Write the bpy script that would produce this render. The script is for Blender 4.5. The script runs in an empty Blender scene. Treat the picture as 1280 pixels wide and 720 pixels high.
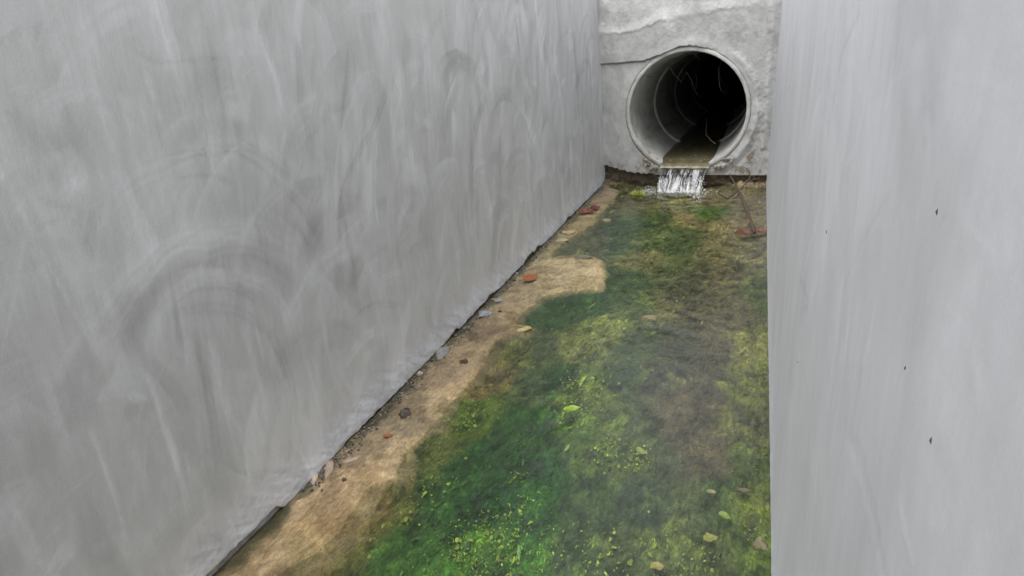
import bpy, math, random
import numpy as np
from mathutils import Matrix, Vector
rng = np.random.default_rng(7); random.seed(7)
sc = bpy.context.scene; COL = sc.collection

# ------------------------------------------------------------------ survey of the place (metres)
F, YAW, PITCH, ROLL = 850.27, -.3546, .3520, -.0626
CAM = np.array([1.0688, 0.0, 1.0781])
W, TL, TR, D = 1.1523, .0209, .0145, 5.0514       # channel width, batter of the two walls, distance to headwall
XP, ZP, R = .5914, .5208, .400                    # pipe mouth
H = 1.32                                          # wall height
ZW = .003                                         # water level in the channel

fw = np.array([math.sin(YAW)*math.cos(PITCH), math.cos(YAW)*math.cos(PITCH), -math.sin(PITCH)])
r0 = np.array([math.cos(YAW), -math.sin(YAW), 0.]); u0 = np.cross(r0, fw)
RT = r0*math.cos(ROLL)+u0*math.sin(ROLL); UP = -r0*math.sin(ROLL)+u0*math.cos(ROLL)
def ray(u, v):
    d = fw + RT*(u-640)/F - UP*(v-360)/F
    return d/np.linalg.norm(d)
def hit(u, v, n, c):
    d = ray(u, v); return CAM + d*((c-CAM@n)/(d@n))
def on_floor(u, v, z=0.): return hit(u, v, np.array([0, 0, 1.]), z)
def on_left(u, v): return hit(u, v, np.array([1., 0, TL]), 0.)
def on_right(u, v): return hit(u, v, np.array([1., 0, -TR]), W)
def on_head(u, v, off=0.): return hit(u, v, np.array([0, 1., 0]), D-off)
def dist(p): return float((np.asarray(p)-CAM)@fw)
def lin(c): 
    c = np.asarray(c, float)/255.
    return np.where(c <= .04045, c/12.92, ((c+.055)/1.055)**2.4)

# ------------------------------------------------------------------ noise
PT = rng.random((256, 256))
def vnoise(x, y):
    xi = np.floor(x).astype(int); yi = np.floor(y).astype(int); fx = x-xi; fy = y-yi
    fx = fx*fx*fx*(fx*(fx*6-15)+10); fy = fy*fy*fy*(fy*(fy*6-15)+10)
    a = PT[xi & 255, yi & 255]; b = PT[(xi+1) & 255, yi & 255]; c = PT[xi & 255, (yi+1) & 255]; d = PT[(xi+1) & 255, (yi+1) & 255]
    return (a*(1-fx)+b*fx)*(1-fy)+(c*(1-fx)+d*fx)*fy
def fbm(x, y, o=5, g=.5, s=0.):
    t = 0; a = 1; n = 0
    for k in range(o):
        ca, sa = math.cos(.6*k+.3), math.sin(.6*k+.3)
        t = t+a*(vnoise((x*ca-y*sa)+17.3*k+s, (x*sa+y*ca)+9.1*k+s*1.7)-.5)*2; n += a; a *= g
        x = x*2.03; y = y*2.03
    return t/n
def ss(a, b, x):
    t = np.clip((x-a)/(b-a), 0, 1); return t*t*(3-2*t)
def lerp(a, b, t):
    return a+(b-a)*t

# ------------------------------------------------------------------ mesh helpers
def link(name, me, mat=None, parent=None):
    o = bpy.data.objects.new(name, me); COL.objects.link(o)
    if mat: me.materials.append(mat)
    if parent is not None: o.parent = parent
    return o
def tag(o, label=None, cat=None, group=None, kind=None):
    if label: o['label'] = label
    if cat: o['category'] = cat
    if group: o['group'] = group
    if kind: o['kind'] = kind
    return o
def empty(name, loc=(0, 0, 0)):
    o = bpy.data.objects.new(name, None); COL.objects.link(o); o.location = loc; o.empty_display_size = .05; return o
def mesh(name, V, Q, colr=None, smooth=True):
    """V (n,3), Q (m,k) index array, one face size"""
    V = np.asarray(V, np.float32); Q = np.asarray(Q, np.int32); k = Q.shape[1]
    me = bpy.data.meshes.new(name)
    me.vertices.add(len(V)); me.vertices.foreach_set('co', V.ravel())
    me.loops.add(Q.size); me.loops.foreach_set('vertex_index', Q.ravel())
    me.polygons.add(len(Q)); me.polygons.foreach_set('loop_start', np.arange(0, Q.size, k, dtype=np.int32))
    me.polygons.foreach_set('loop_total', np.full(len(Q), k, np.int32))
    me.polygons.foreach_set('use_smooth', np.full(len(Q), smooth))
    me.update(calc_edges=True)
    if colr is not None:
        a = me.color_attributes.new('tone', 'FLOAT_COLOR', 'POINT')
        c = np.ones((len(V), 4), np.float32); c[:, :np.shape(colr)[1]] = colr; a.data.foreach_set('color', c.ravel())
    me.validate(); return me
def gridq(ni, nj, flip=False):
    i, j = np.meshgrid(np.arange(ni-1), np.arange(nj-1), indexing='ij'); a = (i*nj+j).ravel()
    q = np.stack([a, a+nj, a+nj+1, a+1], 1)
    return q[:, ::-1] if flip else q
class MB:
    def __init__(s): s.v = []; s.f = []; s.c = []; s.n = 0
    def add(s, V, Fs, c=(1, 1, 1)):
        V = np.asarray(V, float); s.v.append(V); s.f += [tuple(int(i)+s.n for i in f) for f in Fs]
        c = np.asarray(c, float); s.c.append(np.broadcast_to(c, (len(V), 3))); s.n += len(V)
    def tube(s, P, r, c=(1, 1, 1), n=6):
        P = np.asarray(P, float); m = len(P); r = np.broadcast_to(np.asarray(r, float), (m,))
        T = np.gradient(P, axis=0); T /= np.linalg.norm(T, axis=1)[:, None]+1e-9
        ref = np.array([.31, .77, .55]); A = np.cross(T, ref); A /= np.linalg.norm(A, axis=1)[:, None]+1e-9; B = np.cross(T, A)
        t = np.linspace(0, 2*np.pi, n, endpoint=False)
        V = (P[:, None]+r[:, None, None]*(np.cos(t)[None, :, None]*A[:, None]+np.sin(t)[None, :, None]*B[:, None])).reshape(-1, 3)
        Fs = [(i*n+k, i*n+(k+1) % n, (i+1)*n+(k+1) % n, (i+1)*n+k) for i in range(m-1) for k in range(n)]
        Fs += [tuple(range(n))[::-1], tuple((m-1)*n+k for k in range(n))]
        s.add(V, Fs, c)
    def build(s, name, mat, parent=None, smooth=True):
        me = bpy.data.meshes.new(name); V = np.concatenate(s.v)
        me.from_pydata(V.tolist(), [], s.f); me.update()
        a = me.color_attributes.new('tone', 'FLOAT_COLOR', 'POINT')
        c = np.ones((len(V), 4), np.float32); c[:, :3] = np.concatenate(s.c); a.data.foreach_set('color', c.ravel())
        me.polygons.foreach_set('use_smooth', np.full(len(me.polygons), smooth))
        return link(name, me, mat, parent)
def curve_pts(pts, n=60):
    """smooth polyline through points"""
    P = np.asarray(pts, float); m = len(P)
    if m == 2: return P[0]+(P[1]-P[0])*np.linspace(0, 1, n)[:, None]
    Q = np.vstack([2*P[0]-P[1], P, 2*P[-1]-P[-2]]); out = []
    for t in np.linspace(0, m-1-1e-6, n):
        i = int(t); f = t-i; a, b, c, d = Q[i:i+4]
        out.append(.5*((2*b)+(c-a)*f+(2*a-5*b+4*c-d)*f*f+(3*b-a-3*c+d)*f**3))
    return np.array(out)

# ------------------------------------------------------------------ materials
def mat(name): 
    m = bpy.data.materials.new(name); m.use_nodes = True; nt = m.node_tree
    return m, nt, nt.nodes, nt.links, nt.nodes['Principled BSDF']
def noise(nt, scale, detail=5, rough=.55, vec=None, stretch=None, dist=0.):
    N, L = nt.nodes, nt.links
    n = N.new('ShaderNodeTexNoise'); n.inputs['Scale'].default_value = scale; n.inputs['Detail'].default_value = detail
    n.inputs['Roughness'].default_value = rough; n.inputs['Distortion'].default_value = dist
    g = N.new('ShaderNodeNewGeometry'); src = g.outputs['Position']
    if stretch:
        mp = N.new('ShaderNodeMapping'); mp.inputs['Scale'].default_value = stretch; L.new(src, mp.inputs['Vector']); src = mp.outputs['Vector']
    L.new(src, n.inputs['Vector']); return n.outputs['Fac']
def maprange(nt, src, a, b, c, d):
    n = nt.nodes.new('ShaderNodeMapRange'); n.inputs['From Min'].default_value = a; n.inputs['From Max'].default_value = b
    n.inputs['To Min'].default_value = c; n.inputs['To Max'].default_value = d; nt.links.new(src, n.inputs['Value']); return n.outputs['Result']
def mul(nt, a, b, op='MULTIPLY'):
    n = nt.nodes.new('ShaderNodeMath'); n.operation = op
    for k, s in enumerate((a, b)):
        if isinstance(s, (int, float)): n.inputs[k].default_value = s
        else: nt.links.new(s, n.inputs[k])
    return n.outputs[0]
def colmul(nt, col, fac):
    n = nt.nodes.new('ShaderNodeVectorMath'); n.operation = 'SCALE'; nt.links.new(col, n.inputs[0]); nt.links.new(fac, n.inputs['Scale']); return n.outputs[0]
def attr(nt):
    n = nt.nodes.new('ShaderNodeAttribute'); n.attribute_name = 'tone'; return n.outputs['Color']
def bump(nt, h, strength, distance, bsdf):
    b = nt.nodes.new('ShaderNodeBump'); b.inputs['Strength'].default_value = strength; b.inputs['Distance'].default_value = distance
    nt.links.new(h, b.inputs['Height']); nt.links.new(b.outputs[0], bsdf.inputs['Normal'])
def surface_mat(name, rough, terms, bumps, bs=.4, bd=.004, spec=.5, rvar=None):
    """vertex tone x product of noise terms (scale, detail, stretch, lo, hi); bump from a sum of noises"""
    m, nt, N, L, P = mat(name); fac = None
    for (s, dt, st, lo, hi) in terms:
        f = maprange(nt, noise(nt, s, dt, .6, stretch=st), .3, .7, lo, hi); fac = f if fac is None else mul(nt, fac, f)
    c = attr(nt)
    if fac is not None: c = colmul(nt, c, fac)
    L.new(c, P.inputs['Base Color']); P.inputs['Roughness'].default_value = rough; P.inputs['Specular IOR Level'].default_value = spec
    if rvar: L.new(maprange(nt, noise(nt, rvar[0], 4), .3, .7, rvar[1], rvar[2]), P.inputs['Roughness'])
    h = None
    for (s, dt, st, amp) in bumps:
        f = mul(nt, noise(nt, s, dt, .6, stretch=st), amp); h = f if h is None else mul(nt, h, f, 'ADD')
    if h is not None: bump(nt, h, bs, bd, P)
    return m
M_plaster = surface_mat('grey_render', .62, [(9, 6, (1, 1, .35), .955, 1.045), (70, 5, (1, 1, .12), .965, 1.035), (420, 4, None, .94, 1.06)],
                        [(60, 5, (1, 1, .25), 1.), (300, 4, None, .35)], .35, .004, .35)
M_fair = surface_mat('pale_render', .6, [(9, 6, (1, 1, .35), .97, 1.03), (60, 5, (1, 1, .10), .98, 1.02), (420, 4, None, .96, 1.04)], [(40, 4, (1, 1, .25), 1.)], .12, .003, .35)
M_head = surface_mat('rough_mortar', .8, [(22, 6, None, .94, 1.06), (150, 5, None, .94, 1.06)], [(45, 6, None, 1.), (240, 5, None, .3)], .32, .006, .3)
M_core = surface_mat('damp_base', .75, [(30, 6, None, .7, 1.3), (200, 4, None, .8, 1.2)], [(80, 5, None, 1.)], .6, .008, .3)
M_floor = surface_mat('silt_bed', .6, [(26, 6, None, .86, 1.14), (120, 6, (1, .6, 1), .74, 1.26), (520, 5, None, .80, 1.20)],
                      [(90, 6, None, 1.), (380, 5, None, .5)], .8, .006, .4, rvar=(8, .4, .8))
def floor_mat():
    m, nt, N, L, P = mat('silt_bed'); a = N.new('ShaderNodeAttribute'); a.attribute_name = 'tone'
    k = maprange(nt, a.outputs['Alpha'], 0, 1, 1.0, 1.45); fac = None; hh = None
    for (sc_, dt, st, amp, bp) in [(30, 6, (1, .6, 1), .55, .6), (110, 6, (1, .3, 1), .85, 1.), (260, 5, (1, .4, 1), .8, .6), (700, 3, None, .5, .2)]:
        n = noise(nt, sc_, dt, .65, stretch=st, dist=.8); c0 = mul(nt, mul(nt, mul(nt, n, .5, 'SUBTRACT'), 2*amp), k); f = mul(nt, mul(nt, c0, 1., 'ADD'), .12, 'MAXIMUM'); fac = f if fac is None else mul(nt, fac, f)
        h = mul(nt, n, bp); hh = h if hh is None else mul(nt, hh, h, 'ADD')
    L.new(colmul(nt, a.outputs['Color'], fac), P.inputs['Base Color']); P.inputs['Specular IOR Level'].default_value = .4
    L.new(maprange(nt, noise(nt, 8, 4), .3, .7, .4, .8), P.inputs['Roughness']); bump(nt, hh, .55, .006, P); return m
M_floor = floor_mat()
M_algae = surface_mat('wet_algae', .45, [(300, 3, None, .8, 1.2)], [], spec=.4)
M_leaf = surface_mat('dead_leaf', .5, [(120, 4, None, .75, 1.25)], [(300, 4, None, 1.)], .4, .002, .4)
M_stone = surface_mat('stone', .7, [(60, 5, None, .8, 1.2), (400, 3, None, .85, 1.15)], [(120, 5, None, 1.)], .5, .004, .35)
M_twig = surface_mat('twig_bark', .8, [(150, 4, None, .7, 1.3)], [(300, 4, None, 1.)], .5, .003)
M_pipe = surface_mat('pipe_concrete', .75, [(14, 6, None, .82, 1.18), (90, 5, None, .88, 1.12)], [(60, 5, None, 1.), (260, 4, None, .5)], .4, .005, .3)
M_ground = surface_mat('bank_soil', .9, [(3, 6, None, .6, 1.4), (40, 5, None, .8, 1.2)], [(20, 5, None, 1.)], .6, .03)

def water_mat(name, ior, gl_rough, scales, bs, bd, tint=(1, 1, 1)):
    m, nt, N, L, P = mat(name); N.remove(P)
    h = None
    for (s, st, amp) in scales:
        f = mul(nt, noise(nt, s, 3, .5, stretch=st, dist=.6), amp); h = f if h is None else mul(nt, h, f, 'ADD')
    b = N.new('ShaderNodeBump'); b.inputs['Strength'].default_value = bs; b.inputs['Distance'].default_value = bd; L.new(h, b.inputs['Height'])
    fr = N.new('ShaderNodeFresnel'); fr.inputs['IOR'].default_value = ior; L.new(b.outputs[0], fr.inputs['Normal'])
    gl = N.new('ShaderNodeBsdfGlossy'); gl.inputs['Roughness'].default_value = gl_rough; L.new(b.outputs[0], gl.inputs['Normal'])
    tr = N.new('ShaderNodeBsdfTransparent'); tr.inputs['Color'].default_value = (*tint, 1)
    mx = N.new('ShaderNodeMixShader'); L.new(fr.outputs[0], mx.inputs[0]); L.new(tr.outputs[0], mx.inputs[1]); L.new(gl.outputs[0], mx.inputs[2])
    L.new(mx.outputs[0], N['Material Output'].inputs['Surface']); return m
M_water = water_mat('clear_water', 1.46, .015, [(14, (1, .6, 1), 1.), (55, (1, .6, 1), .5), (190, (1, .7, 1), .15)], .33, .010, (.93, .97, .92))

# ------------------------------------------------------------------ trowel strokes on a rendered wall
def paint(Y, Z, strokes, hit_fn):
    """tone and height fields over the grid nodes (Y,Z arrays) from strokes (pixel path | world path, width, tone)"""
    tone = np.zeros_like(Y); ht = np.zeros_like(Y); ys = Y[:, 0]
    for (pts, wd, tn, world) in strokes:
        if world: P = np.asarray(pts, float)
        else:
            q = [hit_fn(u, v) for u, v in pts]; wd = wd*np.mean([dist(p) for p in q])/F; P = np.array([[p[1], p[2]] for p in q])
        C = curve_pts(P, 36); lo = C.min(0)-wd; hi = C.max(0)+wd
        i0, i1 = np.searchsorted(ys, [lo[0], hi[0]])
        if i1-i0 < 2: continue
        zs = Z[i0]; j0, j1 = np.searchsorted(zs, [lo[1], hi[1]])
        if j1-j0 < 2: continue
        y = Y[i0:i1, j0:j1]; z = Z[i0:i1, j0:j1]
        best = np.full(y.shape, 1e9); sd = np.zeros(y.shape); sp = np.zeros(y.shape)
        for k in range(len(C)-1):
            a = C[k]; b = C[k+1]; d = b-a; L2 = d@d+1e-12
            t = np.clip(((y-a[0])*d[0]+(z-a[1])*d[1])/L2, 0, 1)
            ey = y-a[0]-t*d[0]; ez = z-a[1]-t*d[1]; e = ey*ey+ez*ez; m = e < best
            best = np.where(m, e, best); sd = np.where(m, np.sign(d[0]*ez-d[1]*ey)*np.sqrt(e), sd); sp = np.where(m, (k+t)/(len(C)-1), sp)
        x = sd/wd*(1+.0*sp); seed = rng.random()*200; x = x+.30*fbm(y*12+seed, z*12, 3)
        w = ss(1., .25, np.abs(x)+.25*fbm(sp*5+seed, x*1.5+seed, 3))*ss(0, .18, sp)*ss(1, .75, sp)
        st = fbm(x*4.5+seed, sp*1.6+seed*.7, 4, .65)
        tone[i0:i1, j0:j1] += tn*w*(.62+1.1*st)
        ht[i0:i1, j0:j1] += .00035*w*(st+.4*np.sign(tn))
    return tone, ht

def trowel(Y, Z, n, y0, y1, amp, seed):
    """broad overlapping passes of a steel trowel, each covering what lies below with its own shade and fine drag lines"""
    g = np.random.default_rng(seed); tone = np.zeros_like(Y); ys = Y[:, 0]
    for k in range(n):
        y = y0+(y1-y0)*g.random()**1.35; z = g.uniform(-.05, 1.35); wd = g.uniform(.018, .060)*(1 if seed == 3 else 1.5); tn = g.normal(0, amp); u = g.random()
        if u < .62:
            rd = g.uniform(.10, .42); a0 = g.uniform(-.3, 1.2); a1 = a0+g.uniform(.7, 2.0); a = np.linspace(a0, a1, 7)
            P = np.stack([y-rd*np.cos(a), z+rd*1.15*np.sin(a)-.15], 1)
        else:
            L = g.uniform(.2, .8); l = g.normal(0, .13 if seed == 3 else .30); c = g.normal(0, .05); P = np.array([(y-l/2, z+L/2), (y+c, z), (y+l/2, z-L/2)])
        C = curve_pts(P, 15); lo = C.min(0)-wd; hi = C.max(0)+wd; i0, i1 = np.searchsorted(ys, [lo[0], hi[0]])
        if i1-i0 < 2: continue
        j0, j1 = np.searchsorted(Z[i0], [lo[1], hi[1]])
        if j1-j0 < 2: continue
        yy = Y[i0:i1, j0:j1]; zz = Z[i0:i1, j0:j1]; best = np.full(yy.shape, 1e9); sd = np.zeros(yy.shape); sp = np.zeros(yy.shape)
        for m in range(len(C)-1):
            A = C[m]; d = C[m+1]-A; L2 = d@d+1e-12; t = np.clip(((yy-A[0])*d[0]+(zz-A[1])*d[1])/L2, 0, 1)
            ey = yy-A[0]-t*d[0]; ez = zz-A[1]-t*d[1]; e = ey*ey+ez*ez; q = e < best
            best = np.where(q, e, best); sd = np.where(q, np.sign(d[0]*ez-d[1]*ey)*np.sqrt(e), sd); sp = np.where(q, (m+t)/(len(C)-1), sp)
        ds = g.uniform(0, 200); x = sd/wd; ax_ = np.abs(x)+.22*fbm(sp*4+ds, x*.8+ds, 3)
        side = np.sign(g.normal())
        w = np.where(x*side > 0, ss(1., .86, ax_), ss(1., .1, ax_))*ss(0, .25, sp)*ss(1, .6, sp)
        drag = fbm(sd*120+ds, sp*2.2+ds*.3, 5, .75); patch = fbm(sd*25+ds, sp*3+ds, 3)
        w = w*(.35+.65*ss(-.35, .25, patch+.5*drag))
        val = tn+amp*1.1*drag+amp*.6*patch+amp*1.0*np.exp(-((x*side-.88)/.05)**2)*ss(-.1, .4, drag)
        tone[i0:i1, j0:j1] = lerp(tone[i0:i1, j0:j1], val, .78*w)
    return tone

def yspace(y0, y1, near, far):
    """y samples, finer close to the camera"""
    ys = [y0]
    while ys[-1] < y1:
        y = ys[-1]; s = .12 if y < .15 else near+(far-near)*min(1, max(0, y-.3)/4); ys.append(y+s)
    ys[-1] = y1; return np.array(ys)

def random_strokes(n, y0, y1, wide, amp, arcs=.3):
    out = []
    for _ in range(n):
        y = rng.uniform(y0, y1); z = rng.uniform(.05, 1.25); L = rng.uniform(.15, .7); tn = rng.normal(0, amp); wd = rng.uniform(.4, 1.6)*wide
        if rng.random() < arcs:
            r = rng.uniform(.12, .45); a0 = rng.uniform(.0, .9); a1 = rng.uniform(1.6, 3.0)
            out.append(([(y-r*math.cos(a), z+r*1.3*math.sin(a)-.2) for a in np.linspace(a0, a1, 7)], wd, tn, True))
        else:
            l = rng.normal(0, .10); c = rng.normal(0, .04)
            out.append(([(y, z+L/2), (y+l*.5+c, z), (y+l, z-L/2)], wd, tn, True))
    return out

L_STROKES = [
 ([(125,470),(140,400),(180,335),(240,300),(310,292),(370,320),(410,370),(440,440)],26,.16),
 ([(150,480),(165,410),(205,350),(260,325),(315,320),(365,350),(395,410)],18,-.07),
 ([(180,470),(195,400),(235,355),(290,345),(340,365),(370,420),(385,480)],16,.13),
 ([(205,380),(250,360),(300,362),(335,385)],10,-.10), ([(195,395),(250,385),(300,392),(340,420),(355,470)],10,-.11),
 ([(215,335),(262,330),(310,345)],6,-.12), ([(120,260),(180,215),(250,195),(300,190),(350,215),(390,260),(415,320)],22,.10),
 ([(200,200),(260,190),(310,185)],8,-.13), ([(215,225),(260,220),(300,230)],6,-.13), ([(290,180),(330,205),(370,240),(400,290),(420,340)],14,-.2),
 ([(330,250),(370,280),(395,320)],8,-.18), ([(440,0),(432,100),(425,180),(428,260),(440,330),(448,410)],8,-.16),
 ([(400,60),(398,180),(405,290)],16,.13), ([(490,90),(470,150),(435,220),(425,280),(430,350)],8,-.18), ([(505,100),(490,180),(500,220)],6,.1),
 ([(440,400),(470,380),(510,382)],6,-.15), ([(470,360),(500,345),(520,362)],10,.14), ([(600,140),(604,200),(612,280),(618,300)],12,.2),
 ([(585,110),(590,200),(590,280)],6,-.13), ([(610,60),(600,110),(605,150)],24,-.17), ([(640,110),(660,150),(675,200),(680,240)],10,.12),
 ([(655,170),(668,210)],6,-.14), ([(70,185),(82,215),(95,250)],30,.17), ([(40,150),(45,200),(55,245),(80,258),(110,262)],8,-.13),
 ([(180,90),(195,130),(205,165)],5,.17), ([(160,60),(200,78),(245,75),(290,72)],5,-.13), ([(255,0),(262,70),(275,140),(280,200)],14,-.14),
 ([(285,0),(290,80),(300,160)],10,.1), ([(225,20),(250,120),(262,230)],8,-.1), ([(320,30),(345,100),(355,145)],8,.16), ([(370,40),(375,110),(372,150)],10,-.12),
 ([(180,455),(195,500),(215,560),(232,620),(240,655)],7,.2), ([(108,520),(130,580),(150,640),(163,715)],6,.2), ([(45,450),(70,520),(95,600)],10,.1),
 ([(0,610),(15,605),(30,600)],3,.2), ([(5,520),(25,570)],5,.1), ([(0,620),(30,680),(60,720)],14,.1), ([(245,410),(255,470),(270,560),(275,600)],10,-.13),
 ([(262,405),(275,480),(300,570),(320,640)],10,.13), ([(300,400),(320,460),(338,560)],6,.13), ([(330,415),(345,450),(360,490)],12,-.2),
 ([(318,400),(325,430),(330,455)],5,.17), ([(345,420),(365,480),(378,560)],6,-.1), ([(160,490),(172,498),(186,504)],9,.22), ([(150,520),(175,510),(195,515)],16,-.1),
 ([(345,120),(370,160),(390,240)],30,.07), ([(530,30),(535,130),(545,250)],14,.12), ([(555,20),(560,120),(565,240)],8,-.12), ([(690,40),(700,120),(705,190)],9,.14),
 ([(715,30),(722,110),(725,190)],6,-.12), ([(735,20),(740,100),(742,180)],7,.16), ([(625,30),(650,80),(668,130)],6,.12), ([(660,20),(680,60),(690,100)],8,-.1),
 ([(500,250),(512,280),(498,310)],22,.12), ([(455,330),(475,310),(505,320)],6,-.1), ([(560,260),(570,300),(575,330)],10,.12), ([(20,330),(60,300),(120,270)],40,-.06)]
L_STROKES = [(a, b*1.15, c*1.0, False) for a, b, c in L_STROKES]
R_STROKES = [
 ([(1060,20),(1040,140),(1010,300),(985,420)],10,-.10), ([(1100,0),(1092,50),(1083,100)],8,-.14), ([(1078,10),(1064,40),(1050,75)],8,-.13), ([(1090,80),(1070,180),(1050,220)],6,.10),
 ([(1000,130),(990,250),(980,330)],8,-.1), ([(1035,220),(1012,310),(998,355)],6,.17), ([(1120,230),(1075,310),(1050,370)],8,-.08), ([(995,340),(1010,375),(1000,392)],10,-.12),
 ([(1150,120),(1165,160),(1150,190)],20,-.06), ([(1010,60),(1000,180),(990,280)],6,.10), ([(985,90),(978,180),(972,260)],5,-.14), ([(1020,20),(1008,110),(1000,170)],7,.10),
 ([(1130,0),(1120,90),(1100,160)],10,.06), ([(1010,380),(1000,470),(990,540)],5,-.1), ([(985,400),(980,500),(978,560)],5,.10), ([(1100,360),(1085,430),(1075,470)],14,.07),
 ([(1080,440),(1070,510),(1062,560)],10,-.06), ([(1200,400),(1220,470),(1210,520)],24,.06), ([(1190,270),(1240,300),(1260,350)],40,.05), ([(1030,500),(1020,600),(1012,690)],8,.07),
 ([(1000,520),(990,610),(985,700)],6,-.09), ([(1120,610),(1135,680),(1145,720)],12,.08), ([(1180,380),(1195,400),(1170,440)],20,.05)]
R_STROKES = [(a, b, c, False) for a, b, c in R_STROKES]

# ------------------------------------------------------------------ rendered walls
def rendered_wall(name, side, strokes, base, n_rand, amp, edge_fn, n_trowel, t_amp, mt):
    ys = yspace(-7., D+.03, .0045, .007); nz = 330
    t = np.concatenate([np.linspace(0, .12, 60)[:-1], np.linspace(.12, 1, nz-60)])
    t = np.concatenate([[0, 0], t])                           # two extra rows: the broken lower lip of the render
    Y, T = np.meshgrid(ys, t, indexing='ij'); e = edge_fn(ys)[:, None]; Z = e+T*(H-e)
    tone, ht = paint(Y, Z, strokes+random_strokes(n_rand, .3, D, .028, amp), on_left if side < 0 else on_right)
    tone = tone*.95+trowel(Y, Z, n_trowel, .3, D, t_amp, 3 if side < 0 else 4)
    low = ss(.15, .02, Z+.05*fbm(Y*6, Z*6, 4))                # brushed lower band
    diag = fbm((Y*.8+Z*1.3)*44, (Y*1.3-Z*.8)*7, 5, .65, 5.)
    big = fbm(Y*1.7, Z*1.1, 4, .5, 3.); mott = fbm(Y*9+fbm(Y*4, Z*3, 3), Z*2.6, 5, .62, 55.); vert = fbm(Y*42, Z*2.2, 4, .6, 8.); vert2 = fbm(Y*14+.8*fbm(Y*2, Z*2, 3), Z*1.4, 4, .6, 28.)
    cl = fbm(Y*5, Z*3.5, 5, .6, 13.); gr = fbm(Y*70, Z*40, 4, .7, 44.)
    f = 1+tone+.05*big+.010*vert+.018*vert2+.06*cl+.035*gr+.045*mott+.10*ss(.55, .05, Z)+low*(.21+.42*diag)*(1 if side < 0 else .4)  # foot also lightened in the colour to make up for its shade
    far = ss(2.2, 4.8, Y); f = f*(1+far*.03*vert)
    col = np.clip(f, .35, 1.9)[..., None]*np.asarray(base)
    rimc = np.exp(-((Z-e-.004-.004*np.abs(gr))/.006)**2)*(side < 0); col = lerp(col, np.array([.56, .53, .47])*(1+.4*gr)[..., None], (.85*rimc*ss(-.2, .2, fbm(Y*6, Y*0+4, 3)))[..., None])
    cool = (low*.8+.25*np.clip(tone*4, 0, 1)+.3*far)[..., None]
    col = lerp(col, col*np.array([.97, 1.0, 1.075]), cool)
    d = ht+.0016*big+.0006*vert+(.0016*low*diag+.0012*low*fbm(Y*90, Z*90, 3))*(1 if side < 0 else .25)
    X = d
    X[:, 0] = -.016; X[:, 1] = np.where(X[:, 1] > 0, 0, X[:, 1])-.004
    if side < 0: V = np.stack([X-TL*Z, Y, Z], -1)
    else: V = np.stack([W+TR*Z-X, Y, Z], -1)
    ni, nj = Y.shape
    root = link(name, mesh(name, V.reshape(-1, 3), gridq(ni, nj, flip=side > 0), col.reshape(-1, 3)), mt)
    # blockwork behind the render, seen along the broken lower edge, and the wall's top
    x0 = -.008 if side < 0 else W+.011; x1 = x0+side*.22; zs = np.linspace(-.12, .16, 40); yy = ys
    Yc, Zc = np.meshgrid(yy, zs, indexing='ij'); n = fbm(Yc*30, Zc*30, 5)
    c = np.array([.30, .30, .305])*(1+.25*n)[..., None]
    if side < 0: c = lerp(c, np.array([.12, .10, .07])*(1+.4*n)[..., None], ss(1.12, 1.16, Yc)[..., None])
    else: c = c*.6
    b = link('block_core', mesh('block_core', np.stack([x0-side*.003*n-TL*Zc*(side < 0)+TR*Zc*(side > 0), Yc, Zc], -1).reshape(-1, 3), gridq(*Yc.shape, flip=side > 0), c.reshape(-1, 3)), M_core, root)
    mb = MB(); a, bb, z0, z1 = sorted((x0+side*.03, x1))+[.1, H-.004]
    mb.add([(x, y, z) for x in (a, bb) for y in (-7, D+.25) for z in (z0, z1)], [(0,1,3,2),(4,6,7,5),(0,4,5,1),(2,3,7,6),(1,5,7,3),(0,2,6,4)], (.3, .3, .3))
    mb.build('wall_back', M_plaster, root, smooth=False)
    mb = MB(); xa, xb = (-TL*H-.0, x1) if side < 0 else (W+TR*H, x1); nn = 80; yy = np.linspace(-7, D+.25, nn)
    prof = [(xa+side*-.004, H-.02), (xa, H), (xa+side*.012, H+.008), (xb, H+.008), (xb, H-.06)]
    V = [(px, y, pz) for y in yy for (px, pz) in prof]; k = len(prof)
    mb.add(V, [(i*k+j, i*k+j+1, (i+1)*k+j+1, (i+1)*k+j) for i in range(nn-1) for j in range(k-1)], (.36, .36, .355))
    mb.build('coping', M_plaster, root, smooth=False)
    return root

def edge_left(y):
    e = .004+.016*np.abs(fbm(y*8, y*0+3, 6, .75))+.018*ss(.05, .5, fbm(y*4, y*0+11, 5, .6))*ss(1.5, 1.9, y)+.02*np.exp(-((y-2.55)/.10)**2)*(.6+fbm(y*20, y*0, 4))
    e = e-.006*ss(1.45, 1.3, y)
    strip = (.022+.012*fbm(y*9, y*0+7, 4)+.016*fbm(y*2.2, y*0+17, 2))*ss(1.14, 1.10, y)
    return e+np.clip(strip, 0, 1)
def edge_right(y): return .005+.001*np.abs(fbm(y*8, y*0+5, 4))

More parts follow.
